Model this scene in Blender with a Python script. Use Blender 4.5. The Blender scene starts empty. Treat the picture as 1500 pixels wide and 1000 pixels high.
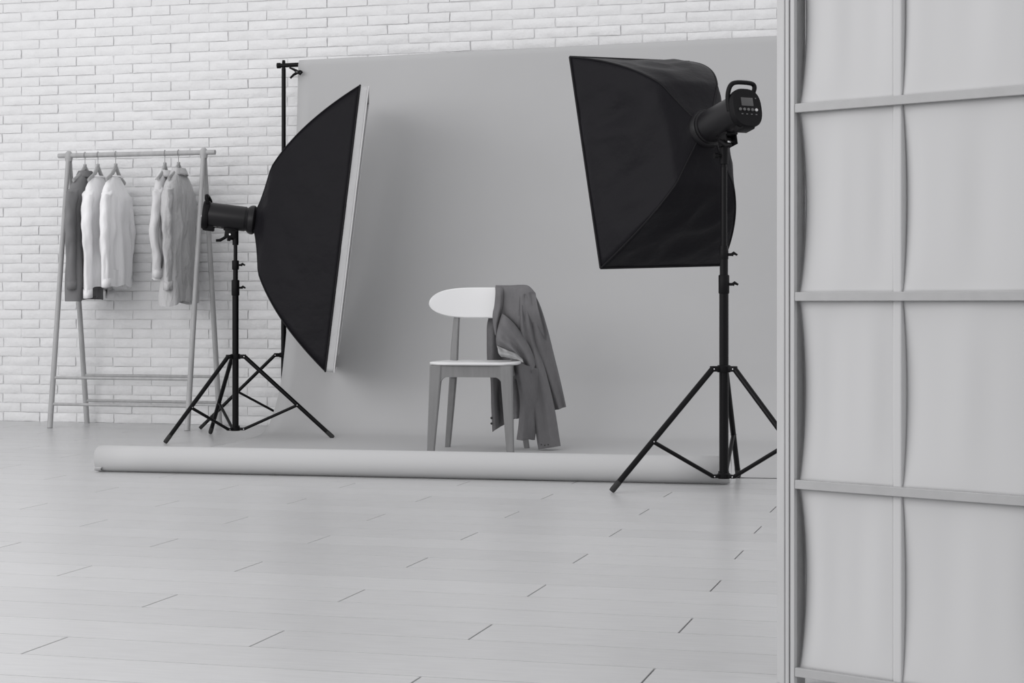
import bpy, bmesh, math, random
from mathutils import Vector, Matrix, noise
random.seed(7)
S = bpy.context.scene
COL = S.collection
F, H, HOR = 2630.0, 0.73, 445.0      # focal length in px of the 1500 px frame, eye height, horizon row

# ------------------------------------------------------------------ camera, world, lights, exposure
cd = bpy.data.cameras.new('camera'); cam = bpy.data.objects.new('camera', cd); COL.objects.link(cam)
cam.location = (0, 0, H); cam.rotation_euler = (math.pi/2, 0, 0)
cd.sensor_width = 36; cd.lens = F/1500*36; cd.shift_y = (HOR-500)/1500; cd.clip_start = .05
S.camera = cam
w = bpy.data.worlds.new('world'); S.world = w; w.use_nodes = True
bg = w.node_tree.nodes['Background']; bg.inputs[0].default_value = (.988, .983, 1.0, 1); bg.inputs[1].default_value = 0.92

def area(name, loc, target, sx, sy, power):
    l = bpy.data.lights.new(name, 'AREA'); l.shape = 'RECTANGLE'; l.size = sx; l.size_y = sy; l.energy = power
    l.color = (1, .985, .99)
    o = bpy.data.objects.new(name, l); COL.objects.link(o); o.location = loc
    o.rotation_euler = (Vector(target)-Vector(loc)).to_track_quat('-Z', 'Y').to_euler()
    return o
area('window_daylight', (-5.3, 3.4, 2.9), (0.0, 9.2, 1.1), 8.0, 3.2, 210)
S.view_settings.view_transform = 'Standard'; S.view_settings.look = 'None'
S.view_settings.exposure = 0.0; S.view_settings.gamma = 1.0; S.view_settings.use_curve_mapping = False

# ------------------------------------------------------------------ materials
def mat(name, g, rough=.6, metal=0.0, tint=(0.995, 1.0, 1.006), spec=.5, nscale=0, namt=0.0, bump=0.0, bscale=200, stretch=(1, 1, 1),
        rnd=0.0, sheen=0.0, coord='Object', bdist=.002):
    m = bpy.data.materials.new(name); m.use_nodes = True; nt = m.node_tree; N = nt.nodes; L = nt.links
    b = N['Principled BSDF']; b.inputs['Roughness'].default_value = rough; b.inputs['Metallic'].default_value = metal
    b.inputs['Specular IOR Level'].default_value = spec
    if sheen: b.inputs['Sheen Weight'].default_value = sheen; b.inputs['Sheen Roughness'].default_value = .5
    base = tuple(g*t for t in tint)+(1,)
    b.inputs['Base Color'].default_value = base
    tc = N.new('ShaderNodeTexCoord'); mp = N.new('ShaderNodeMapping'); mp.inputs['Scale'].default_value = stretch
    L.new(tc.outputs[coord], mp.inputs['Vector']); vec = mp.outputs['Vector']
    if rnd or namt:
        mul = N.new('ShaderNodeMath'); mul.operation = 'ADD'; mul.inputs[0].default_value = 1.0; mul.inputs[1].default_value = 0.0
        if rnd:
            oi = N.new('ShaderNodeObjectInfo')
            mr = N.new('ShaderNodeMapRange'); mr.inputs['To Min'].default_value = 1-rnd; mr.inputs['To Max'].default_value = 1+rnd
            L.new(oi.outputs['Random'], mr.inputs['Value']); L.new(mr.outputs['Result'], mul.inputs[0])
            if coord == 'Object':
                va = N.new('ShaderNodeVectorMath'); va.operation = 'ADD'
                cb = N.new('ShaderNodeCombineXYZ'); m7 = N.new('ShaderNodeMath'); m7.operation = 'MULTIPLY'; m7.inputs[1].default_value = 37.0
                L.new(oi.outputs['Random'], m7.inputs[0]); L.new(m7.outputs[0], cb.inputs[0]); L.new(m7.outputs[0], cb.inputs[1])
                L.new(vec, va.inputs[0]); L.new(cb.outputs[0], va.inputs[1]); vec = va.outputs[0]
        if namt:
            nz = N.new('ShaderNodeTexNoise'); nz.inputs['Scale'].default_value = nscale; nz.inputs['Detail'].default_value = 6
            L.new(vec, nz.inputs['Vector'])
            mr2 = N.new('ShaderNodeMapRange'); mr2.inputs['From Min'].default_value = .3; mr2.inputs['From Max'].default_value = .7
            mr2.inputs['To Min'].default_value = -namt; mr2.inputs['To Max'].default_value = namt
            L.new(nz.outputs['Fac'], mr2.inputs['Value']); L.new(mr2.outputs['Result'], mul.inputs[1])
        vm = N.new('ShaderNodeVectorMath'); vm.operation = 'SCALE'; vm.inputs[0].default_value = base[:3]
        L.new(mul.outputs[0], vm.inputs['Scale']); L.new(vm.outputs[0], b.inputs['Base Color'])
    if bump:
        nb = N.new('ShaderNodeTexNoise'); nb.inputs['Scale'].default_value = bscale; nb.inputs['Detail'].default_value = 5
        L.new(vec, nb.inputs['Vector'])
        bp = N.new('ShaderNodeBump'); bp.inputs['Strength'].default_value = bump; bp.inputs['Distance'].default_value = bdist
        L.new(nb.outputs['Fac'], bp.inputs['Height']); L.new(bp.outputs['Normal'], b.inputs['Normal'])
    return m
M = {}
M['brick'] = mat('painted_brick', .74, .55, bump=.8, bscale=34, rnd=.03, bdist=.006, namt=.03, nscale=12)
M['mortar'] = mat('painted_mortar', .68, .8, bump=.4, bscale=80)
M['plank'] = mat('pale_laminate', .50, .30, nscale=9, namt=.055, stretch=(1, 9, 1), rnd=.035, bump=.06, bscale=30, spec=.5)
M['underlay'] = mat('underlay', .10, .9)
M['paper'] = mat('backdrop_paper', .445, .75, nscale=1.4, namt=.02, spec=.25)
M['rollpaper'] = mat('rolled_paper', .46, .7, spec=.3)
M['black_metal'] = mat('black_metal', .004, .34, spec=.14, tint=(1, .95, 1.15))
M['black_plastic'] = mat('black_plastic', .004, .5, spec=.14, tint=(1, .95, 1.15), bump=.1, bscale=300)
M['body_paint'] = mat('black_enamel', .008, .38, spec=.26, tint=(1, .95, 1.12))
M['black_cloth'] = mat('black_nylon', .0080, .50, tint=(1, .94, 1.2), spec=.10, bump=.55, bscale=7, bdist=.02)
M['piping'] = mat('black_piping', .010, .6, spec=.15, tint=(1, .97, 1.1))
M['lip'] = mat('silver_hem', .50, .45, bump=.5, bscale=22, bdist=.006, spec=.6)
M['diffuser'] = mat('white_diffuser', .62, .7)
M['chrome'] = mat('chrome', .75, .2, metal=1)
M['grey_dial'] = mat('dial_grey', .10, .5)
M['lcd'] = mat('lcd_screen', .055, .2)
M['wood'] = mat('grey_rack_wood', .38, .55, nscale=8, namt=.10, stretch=(4, 4, .6))
M['hanger'] = mat('hanger_wood', .36, .5, nscale=20, namt=.08)
M['chair_white'] = mat('white_lacquer', .74, .4)
M['chair_wood'] = mat('greyish_wood', .19, .5, nscale=14, namt=.07, stretch=(5, 5, .5))
M['shirt_white'] = mat('white_cotton', .84, .85, bump=.6, bscale=12, bdist=.025, stretch=(1, 1, .35), tint=(1, 1, 1.01))
M['shirt_pale'] = mat('pale_linen', .62, .85, bump=.6, bscale=12, bdist=.025, stretch=(1, 1, .35), tint=(1, 1, 1.01))
M['shirt_grey'] = mat('grey_linen', .50, .85, bump=.95, bscale=14, bdist=.04, stretch=(1, 1, .4), tint=(1, 1, 1.01))
M['jacket_dark'] = mat('dark_grey_wool', .18, .9, bump=.6, bscale=12, bdist=.02, stretch=(1, 1, .4), tint=(1, 1, 1.02))
M['blazer'] = mat('grey_blazer', .135, .9, nscale=60, namt=.05, bump=.5, bscale=12, bdist=.02, stretch=(1, 1, .5), tint=(1, .985, 1.02))
M['lining'] = mat('pale_lining', .30, .5, nscale=25, namt=.15, bump=.6, bscale=30, bdist=.006)
M['button'] = mat('dark_button', .03, .4)
M['label'] = mat('grey_label', .25, .8)
M['screen_frame'] = mat('screen_frame_paint', .46, .5, nscale=20, namt=.03, stretch=(3, 3, .4))
M['screen_bar'] = mat('screen_bar_wood', .385, .55, nscale=16, namt=.04, stretch=(2, 2, 2))
M['screen_cloth'] = mat('screen_cloth', .545, .9, spec=.2)
M['rubber'] = mat('rubber', .02, .8)

# ------------------------------------------------------------------ helpers
def P(px, py, d):                       # a measured point of the place, d metres from the lens plane
    return Vector(((px-750)/F*d, d, H-(py-HOR)/F*d))
def link(name, bm, m, parent=None, smooth=True, **kw):
    me = bpy.data.meshes.new(name); bmesh.ops.recalc_face_normals(bm, faces=bm.faces[:]) if kw.pop('recalc', True) else None
    bm.to_mesh(me); bm.free(); me.materials.append(M[m] if isinstance(m, str) else m)
    if smooth:
        for p in me.polygons: p.use_smooth = True
        try: me.set_sharp_from_angle(angle=math.radians(smooth if isinstance(smooth, (int, float)) and smooth is not True else 40))
        except Exception: pass
    o = bpy.data.objects.new(name, me); COL.objects.link(o)
    if parent is not None: o.parent = parent
    for k, v in kw.items(): o[k] = v
    return o
def thing(name, label, cat, loc=(0, 0, 0), group=None, rz=0.0):
    o = bpy.data.objects.new(name, None); COL.objects.link(o); o.location = loc; o.rotation_euler = (0, 0, rz)
    o.empty_display_size = .1; o['label'] = label; o['category'] = cat
    if group: o['group'] = group
    return o
def box(bm, c, s, rot=None, bev=0.0, seg=2):
    g = bmesh.ops.create_cube(bm, size=1.0); vs = g['verts']
    mt = Matrix.Translation(Vector(c)) @ (rot.to_4x4() if rot is not None else Matrix.Identity(4)) @ Matrix.Diagonal((s[0], s[1], s[2], 1))
    bmesh.ops.transform(bm, matrix=mt, verts=vs)
    if bev:
        es = list({e for v in vs for e in v.link_edges})
        bmesh.ops.bevel(bm, geom=es, offset=bev, segments=seg, affect='EDGES', profile=.5)
def tube(bm, pts, r, seg=14, caps=True, flat=None):
    pts = [Vector(p) for p in pts]; n = len(pts)
    rs = r if isinstance(r, (list, tuple)) else [r]*n
    tang = [(pts[min(i+1, n-1)]-pts[max(i-1, 0)]).normalized() for i in range(n)]
    up = Vector((0, 0, 1)) if abs(tang[0].z) < .9 else Vector((1, 0, 0))
    a = tang[0].cross(up).normalized(); rings = []
    for i in range(n):
        t = tang[i]; a = (a-t*a.dot(t)).normalized(); b = t.cross(a)
        fx, fy = flat if flat else (1, 1)
        rings.append([bm.verts.new(pts[i]+a*(rs[i]*fx*math.cos(2*math.pi*k/seg))+b*(rs[i]*fy*math.sin(2*math.pi*k/seg))) for k in range(seg)])
    for i in range(n-1):
        for k in range(seg):
            bm.faces.new((rings[i][k], rings[i][(k+1) % seg], rings[i+1][(k+1) % seg], rings[i+1][k]))
    if caps: bm.faces.new(rings[0][::-1]); bm.faces.new(rings[-1])
def lathe(bm, prof, mtx=None, seg=32):   # prof: (r, h) along local z, closed with caps
    mtx = mtx or Matrix.Identity(4); rings = []
    for r, h in prof:
        rings.append([bm.verts.new(mtx @ Vector((r*math.cos(2*math.pi*k/seg), r*math.sin(2*math.pi*k/seg), h))) for k in range(seg)])
    for i in range(len(prof)-1):
        for k in range(seg):
            bm.faces.new((rings[i][k], rings[i][(k+1) % seg], rings[i+1][(k+1) % seg], rings[i+1][k]))
    bm.faces.new(rings[0][::-1]); bm.faces.new(rings[-1])
def cr(p0, p1, p2, p3, t):
    return .5*((2*p1)+(p2-p0)*t+(2*p0-5*p1+4*p2-p3)*t*t+(3*p1-p0-3*p2+p3)*t**3)
def spline(pts, n):                      # n samples of a Catmull-Rom line through pts
    m = len(pts); out = []
    for i in range(n):
        u = i/(n-1)*(m-1); k = min(int(u), m-2); t = u-k
        out.append(cr(pts[max(k-1, 0)], pts[k], pts[k+1], pts[min(k+2, m-1)], t))
    return out
def loft(bm, rows, nu, nv, disp=None):   # smooth sheet through a net of points
    cols = [spline([Vector(p) for p in r], nu) for r in rows]
    grid = [spline([c[i] for c in cols], nv) for i in range(nu)]
    vs = [[None]*nv for _ in range(nu)]
    for i in range(nu):
        for j in range(nv):
            p = grid[i][j]
            if disp: p = p+disp(i/(nu-1), j/(nv-1), p)
            vs[i][j] = bm.verts.new(p)
    for i in range(nu-1):
        for j in range(nv-1):
            bm.faces.new((vs[i][j], vs[i+1][j], vs[i+1][j+1], vs[i][j+1]))
def solid(o, t, off=0.0, sub=0):
    md = o.modifiers.new('thickness', 'SOLIDIFY'); md.thickness = t; md.offset = off
    if sub: s = o.modifiers.new('smooth', 'SUBSURF'); s.levels = s.render_levels = sub
def frame_matrix(o, x, y, z):
    m = Matrix((x, y, z)).transposed().to_4x4(); m.translation = o
    return m

# ------------------------------------------------------------------ the setting: brick wall
TH = math.radians(15.0)
E1 = Vector((math.cos(TH), -math.sin(TH), 0)); E2 = Vector((math.sin(TH), math.cos(TH), 0))   # along the wall, into the wall
W0 = Vector((-2.835, 11.13, 0))          # a point of the brick faces at the floor
wallroot = None
bm = bmesh.new()
rotw = Matrix.Rotation(-TH, 3, 'Z')
box(bm, W0+E1*2.6+E2*(.005+.06)+Vector((0, 0, 1.6)), (9.0, .12, 3.2), rotw)
wall = link('wall_back', bm, 'mortar', smooth=False, kind='structure')
wall['label'] = 'white painted brick wall behind the studio set'
PITCH, RP = .2537, .0579
def brick_bm(bm, L, hh, seed, mtx, nx=6, nz=3):
    rnd = random.Random(seed); d = .005; vs = []
    grid = []
    for i in range(nx+1):
        row = []
        for j in range(nz+1):
            x = -L/2+L*i/nx; z = -hh/2+hh*j/nz
            e = (i in (0, nx)) or (j in (0, nz))
            x += rnd.uniform(-.0022, .0022); z += rnd.uniform(-.0012, .0012)
            y = -rnd.uniform(0, .0030)+((.0030+rnd.uniform(0, .002)) if e else 0)
            row.append(bm.verts.new(mtx @ Vector((x, y, z))))
        grid.append(row)
    for i in range(nx):
        for j in range(nz): bm.faces.new((grid[i][j], grid[i+1][j], grid[i+1][j+1], grid[i][j+1]))
    ring = [grid[i][0] for i in range(nx+1)]+[grid[nx][j] for j in range(1, nz+1)]+[grid[i][nz] for i in range(nx-1, -1, -1)]+[grid[0][j] for j in range(nz-1, 0, -1)]
    inv = mtx.inverted(); back = []
    for v in ring:
        c = inv @ v.co; back.append(bm.verts.new(mtx @ Vector((c.x*1.004, d+.001, c.z*1.01))))
    for k in range(len(ring)):
        bm.faces.new((ring[k], back[k], back[(k+1) % len(ring)], ring[(k+1) % len(ring)]))
brick_meshes = []
for k in range(12):
    bm = bmesh.new(); brick_bm(bm, PITCH-.0072, RP-.0046, k, Matrix.Identity(4))
    bmesh.ops.recalc_face_normals(bm, faces=bm.faces[:])
    me = bpy.data.meshes.new('brick'); bm.to_mesh(me); bm.free(); me.materials.append(M['brick'])
    for p in me.polygons: p.use_smooth = True
    me.set_sharp_from_angle(angle=math.radians(50)); brick_meshes.append(me)
def wallpix(t, z):
    p = W0+E1*t; return 750+F*p.x/p.y, HOR-F*(z-H)/p.y, p.y
def t_of_px(px):
    r = (px-750)/F; return (r*W0.y-W0.x)/(E1.x-r*E1.y)
t_odd = t_of_px(139.3); t_even = t_of_px(111.8)
slots = []
for n in range(-0, 55):
    z = -.0014+RP*(n+.5)
    base = t_odd if n % 2 else t_even
    for k in range(-7, 26):
        t = base+PITCH*(k+.5)+random.Random(n*91).uniform(-.004, .004)
        if t < -1.85 or t > 7.0: continue
        px, py, d = wallpix(t, z)
        seen = (-20 < px < 437 and -20 < py < 640) or (437 <= px < 1145 and -20 < py < 92-(px-440)*.0516+6)
        slots.append((seen and 72 < px < 1140 and py > 30, seen, d, t, z, n, k))
vis = sorted([s for s in slots if s[0]], key=lambda s: s[2])
single = set((s[5], s[6]) for s in vis[:298])
restbm = bmesh.new()
for s in slots:
    _, seen, d, t, z, n, k = s
    rr = random.Random(n*1000+k)
    loc = W0+E1*t+Vector((0, 0, z+rr.uniform(-.0008, .0008)))-E2*rr.uniform(0, .003)
    mtx = Matrix.Translation(loc) @ Matrix.Rotation(-TH+rr.uniform(-.016, .016), 4, 'Z') @ Matrix.Rotation(rr.uniform(-.03, .03), 4, 'X') @ Matrix.Rotation(rr.uniform(-.006, .006), 4, 'Y')
    if (n, k) in single:
        o = bpy.data.objects.new('brick', brick_meshes[rr.randrange(12)]); COL.objects.link(o); o.parent = wall
        o.matrix_local = mtx
        if rr.random() < .5: o.scale = (1, 1, 1)
    else:
        brick_bm(restbm, PITCH-.0072, RP-.0046, n*1000+k, mtx, *((6, 3) if seen else (2, 1)))
link('brickwork', restbm, 'brick', wall, smooth=50, kind='stuff')

# ------------------------------------------------------------------ the setting: plank floor
bm = bmesh.new()
box(bm, (0.4, 6.3, -.035), (11, 12, .05))
floor = link('floor', bm, 'underlay', smooth=False, kind='structure')
floor['label'] = 'pale laminate plank floor with a soft sheen'
PW, PL = .197, 1.305
def plank_mesh():
    bm = bmesh.new(); box(bm, (0, 0, -.005), (PL-.0042, PW-.0027, .01))
    ends = [e for e in bm.edges if all(v.co.z > -.001 for v in e.verts) and abs(e.verts[0].co.x-e.verts[1].co.x) < .01]
    bmesh.ops.bevel(bm, geom=ends, offset=.0007, segments=1, affect='EDGES')
    me = bpy.data.meshes.new('plank'); bm.to_mesh(me); bm.free(); me.materials.append(M['plank']); return me
pm = plank_mesh()
s0, t0 = 3.945, -1.98                     # first plank row and joint, measured
plist = []
for r in range(-6, 38):
    s = s0+PW*(r+.5)
    for k in range(-5, 7):
        t = t0+(.4283*r % PL)+PL*(k+.5)
        c = E1*t+E2*s
        if abs(c.x) > 4.6 or (c-W0).dot(E2) > -.1+0.0: 
            if not ((c-W0).dot(E2) <= .12 and abs(c.x) <= 4.6): continue
        px = 750+F*c.x/max(c.y, .5); half = F*.7/max(c.y, .5)
        seen = c.y > 2.9 and -half < px < 1500+half
        plist.append((seen, c))
rest = bmesh.new(); cnt = 0
for seen, c in plist:
    if seen and cnt < 300:
        cnt += 1
        o = bpy.data.objects.new('plank', pm); COL.objects.link(o); o.parent = floor; o.location = c; o.rotation_euler = (0, 0, -TH)
    else:
        n0 = len(rest.verts); box(rest, c+Vector((0, 0, -.005)), (PL-.0042, PW-.0027, .01), rotw)
link('plank_field', rest, 'plank', floor, smooth=False, kind='stuff')

# ------------------------------------------------------------------ grey paper backdrop, its cross bar and stands
B = math.radians(12.0)
U = Vector((math.cos(B), -math.sin(B), 0)); V = Vector((math.sin(B), math.cos(B), 0)); A0 = Vector((-1.797, 7.836, 0))
def bp(u, v, z): return A0+U*u+V*v+Vector((0, 0, z))
prof = [(.10, .0025), (.5, .0025), (1.0, .0025), (1.466, .003), (1.8, .005), (2.02, .016), (2.12, .040), (2.20, .092), (2.288, .180), (2.352, .270), (2.39, .36),
        (2.45, .555), (2.52, .85), (2.575, 1.2), (2.62, 1.6), (2.648, 1.9), (2.660, 2.07), (2.668, 2.130), (2.69, 2.150), (2.712, 2.130), (2.715, 2.0), (2.712, 1.88)]
bd = thing('paper_backdrop', 'grey paper backdrop hanging from a black bar and sweeping onto the floor', 'backdrop', A0)
bm = bmesh.new(); NU = 40; WID = 3.0
pp = spline([Vector((a, b, 0)) for a, b in prof], 150); rows = []
for i in range(NU+1):
    u = WID*i/NU; col = []
    for k, q in enumerate(pp):
        fz = .0205*u/1.0*max(0, min(1, (q.y-.5)/1.6))           # the bar climbs a little to the right
        v = q.x+(.2*u/WID*(1-min(1, q.x/1.4)) if q.x < 1.4 else 0)
        rip = .004*math.sin(u*2.3+q.y*1.1)*max(0, 1-abs(q.y-1)/1.0)
        col.append(bm.verts.new(bp(u, v+rip, q.y+fz)-A0))
    rows.append(col)
for i in range(NU):
    for k in range(len(pp)-1): bm.faces.new((rows[i][k], rows[i+1][k], rows[i+1][k+1], rows[i][k+1]))
o = link('paper_sheet', bm, 'paper', bd); solid(o, .0008)
bar = thing('cross_bar', 'black horizontal bar carrying the grey paper backdrop', 'bar', bp(-.134, 2.69, 2.122))
bm = bmesh.new(); tube(bm, [Vector((0, 0, 0)), bp(3.14, 2.69, 2.184)-bp(-.134, 2.69, 2.122)], .0125, 16)
link('bar_tube', bm, 'black_metal', bar)
bm = bmesh.new(); tube(bm, [Vector((-.004, 0, 0)), Vector((.016, -.003, 0))], .0165, 16)
link('end_cap', bm, 'black_plastic', bar)

# ------------------------------------------------------------------ stands
def make_stand(name, label, base, feet, hubz, platez, sections, collars, top, group=None, legr=.0115, bf=.56, pin=True, knobdir=1):
    t = thing(name, label, 'light stand' if 'light' in name else 'stand', (base[0], base[1], 0), group)
    b0 = Vector((base[0], base[1], 0))
    for i, (z0, z1, r) in enumerate(sections):
        bm = bmesh.new(); tube(bm, [(0, 0, z0), (0, 0, z1)], r, 20); link('tube', bm, 'black_metal', t)
    for z0, z1, r in collars:
        bm = bmesh.new(); lathe(bm, [(r*.9, z0), (r, z0+.004), (r, z1-.004), (r*.88, z1)], seg=20)
        c = link('collar', bm, 'black_plastic', t)
        bm = bmesh.new(); k = knobdir
        zc = (z0+z1)/2
        tube(bm, [(k*r*.8, -.004, zc), (k*(r+.014), -.006, zc)], .006, 10)
        tube(bm, [(k*(r+.012), -.006, zc-.002), (k*(r+.020), -.008, zc+.006), (k*(r+.034), -.010, zc-.002)], [.008, .007, .004], 10)
        link('knob', bm, 'black_plastic', c)
    bm = bmesh.new(); lathe(bm, [(.026, hubz-.014), (.028, hubz-.01), (.028, hubz+.010), (.024, hubz+.014)], seg=20)
    for f in feet:
        d = (Vector((f[0], f[1], 0))-b0).normalized(); a = math.atan2(d.y, d.x)
        box(bm, d*.038+Vector((0, 0, hubz)), (.038, .026, .022), Matrix.Rotation(a, 3, 'Z'), .003)
    link('hub', bm, 'black_plastic', t)
    bm = bmesh.new(); lathe(bm, [(.024, platez-.010), (.026, platez-.006), (.026, platez+.008), (.022, platez+.012)], seg=20)
    for f in feet:
        d = (Vector((f[0], f[1], 0))-b0).normalized(); a = math.atan2(d.y, d.x)
        box(bm, d*.036+Vector((0, 0, platez)), (.036, .022, .014), Matrix.Rotation(a, 3, 'Z'), .002)
    for i in range(3):
        a = i*2.1+.5; tube(bm, [(math.cos(a)*.02, math.sin(a)*.02, platez+.01), (math.cos(a)*.02, math.sin(a)*.02, platez+.018)], .004, 8)
    link('lower_hub', bm, 'black_plastic', t)
    for f in feet:
        ft = Vector((f[0], f[1], legr*.8))-b0; ft.z = legr*.75+(f[2] if len(f) > 2 else 0); d = Vector((ft.x, ft.y, 0)).normalized()
        h = d*.05+Vector((0, 0, hubz)); ax = (ft-h).normalized()
        bm = bmesh.new(); tube(bm, [h, ft-ax*.03], legr, 14); lg = link('leg', bm, 'black_metal', t)
        bm = bmesh.new(); tube(bm, [ft-ax*.045, ft-ax*.006, ft+ax*.001], [legr*1.06, legr*1.06, legr*.95], 14); link('rubber_foot', bm, 'rubber', lg)
        mid = h.lerp(ft, bf); pl = d*.048+Vector((0, 0, platez)); side = Vector((-d.y, d.x, 0))
        bm = bmesh.new(); tube(bm, [mid, pl], legr*.72, 10); br = link('brace', bm, 'black_metal', t)
        for q in (mid, pl, h):
            bm = bmesh.new(); tube(bm, [q-side*.014, q+side*.014], .0026, 8); link('rivet', bm, 'chrome', br)
    if pin:
        bm = bmesh.new(); lathe(bm, [(.010, sections[-1][1]-.002), (.010, top-.01), (.008, top)], seg=14); link('spigot', bm, 'black_plastic', t)
    return t

# left light: measured pole and feet
LP = Vector((-1.494, 9.70, 0))
make_stand('light_stand', 'black tripod light stand in front of the clothes rack', LP,
           [(-1.809, 9.366), (-.961, 9.648, .004), (-1.690, 10.06)], .446, .055,
           [(.045, .80, .0175), (.78, .965, .0135), (.94, 1.06, .0105)], [(.775, .86, .0215), (.915, .965, .019)], 1.085, bf=.60)
RP_ = Vector((.838, 7.10, 0))
make_stand('light_stand', 'black tripod light stand beside the folding screen', RP_,
           [(.385, 6.93), (.949, 7.53), (1.195, 6.80)], .474, .050,
           [(.045, .80, .0185), (.78, .96, .0165), (.90, 1.27, .0125)], [(.77, .845, .0215), (.905, .945, .018)], 1.30, bf=.60)
BPL = bp(-.098, 2.69, 0)
make_stand('backdrop_stand', 'thin black stand holding the left end of the backdrop bar', BPL,
           [(-1.813, 10.43), (BPL.x+.46, BPL.y-.11), (BPL.x+.09, BPL.y+.17)], .432, .10,
           [(.09, .9, .0155), (.85, 1.5, .0145), (1.45, 2.105, .0125)], [(.86, .91, .019), (1.46, 1.5, .018)], 2.153, legr=.010, bf=.5)
BPR = bp(3.10, 2.69, 0)
make_stand('backdrop_stand', 'thin black stand at the far end of the backdrop bar behind the screen', BPR,
           [(BPR.x+.46, BPR.y-.14), (BPR.x-.09, BPR.y-.46), (BPR.x-.46, BPR.y+.08)], .432, .10,
           [(.09, .9, .0155), (.85, 1.5, .0145), (1.45, 2.155, .0125)], [(.86, .91, .019), (1.46, 1.5, .018)], 2.215, legr=.010, bf=.5)

# spring clamp on the paper's top left corner
c0 = P(434, 105.5, 10.40)
cl = thing('spring_clamp', 'small black spring clamp gripping the top corner of the backdrop', 'clamp', c0)
bm = bmesh.new()
s = 10.40/F
tube(bm, [(-10*s, 0, 6.5*s), (-4*s, 0, 4*s), (1*s, 0, 1*s), (6*s, -.004, -3*s), (9*s, -.006, .5*s)], [.005, .007, .0095, .008, .006], 10)
link('jaw', bm, 'black_plastic', cl)
bm = bmesh.new()
tube(bm, [(-9*s, .002, -9*s), (-4*s, .002, -4*s), (1*s, .002, -1*s), (5*s, .012, 2*s), (8*s, .012, 1*s)], [.006, .007, .0095, .006, .005], 10)
link('jaw', bm, 'black_plastic', cl)
bm = bmesh.new(); tube(bm, [(.004, -.012, 0), (.004, .012, 0)], .006, 12); link('spring', bm, 'grey_dial', cl)

# ------------------------------------------------------------------ roll of paper on the floor
rl = thing('paper_roll', 'long pale roll of backdrop paper lying across the floor', 'paper roll', A0+Vector((0, 0, .0580)))
bm = bmesh.new(); R = .0565; L = 2.735; seg = 56; nl = 60
ringsv = []
for side in (0, 1):
    pass
def rollp(a, u, r):
    sag = 0
    return U*u+V*(math.cos(a)*r)+Vector((0, 0, math.sin(a)*r+sag))
# outer layer ends in a free edge low on the near side; inner layers spiral inwards at both ends
turns = 5; nsp = 44*turns
def spiral(k):
    a = -1.35-2*math.pi*k/44; r = R-.0024*k/44; return a, r
strip = []
for k in range(nsp+1):
    a, r = spiral(k); row = []
    for i in range(13):
        u = L*i/12; u2 = u+(.006*math.sin(a*1.0+k*.03) if i in (0, 12) else 0)
        row.append(bm.verts.new(rollp(a, u2, r)))
    strip.append(row)
for k in range(nsp):
    for i in range(12): bm.faces.new((strip[k][i], strip[k+1][i], strip[k+1][i+1], strip[k][i+1]))
o = link('rolled_sheet', bm, 'rollpaper', rl, smooth=60); solid(o, .0012)
bm = bmesh.new(); q = [U*-.005, U*(L+.004)]; tube(bm, q, R-.0024*turns-.002, 32); link('cardboard_core', bm, 'mortar', rl)
bm = bmesh.new()
aa = -2.5
loft(bm, [[rollp(aa, u_, R+.001) for u_ in (-.002, .01, .03)], [rollp(aa+.25, u_, R+.006) for u_ in (-.010, .002, .02)], [rollp(aa+.5, u_, R+.002) for u_ in (-.004, .008, .03)]], 6, 6)
o = link('torn_flap', bm, 'rollpaper', rl); solid(o, .001)

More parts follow.
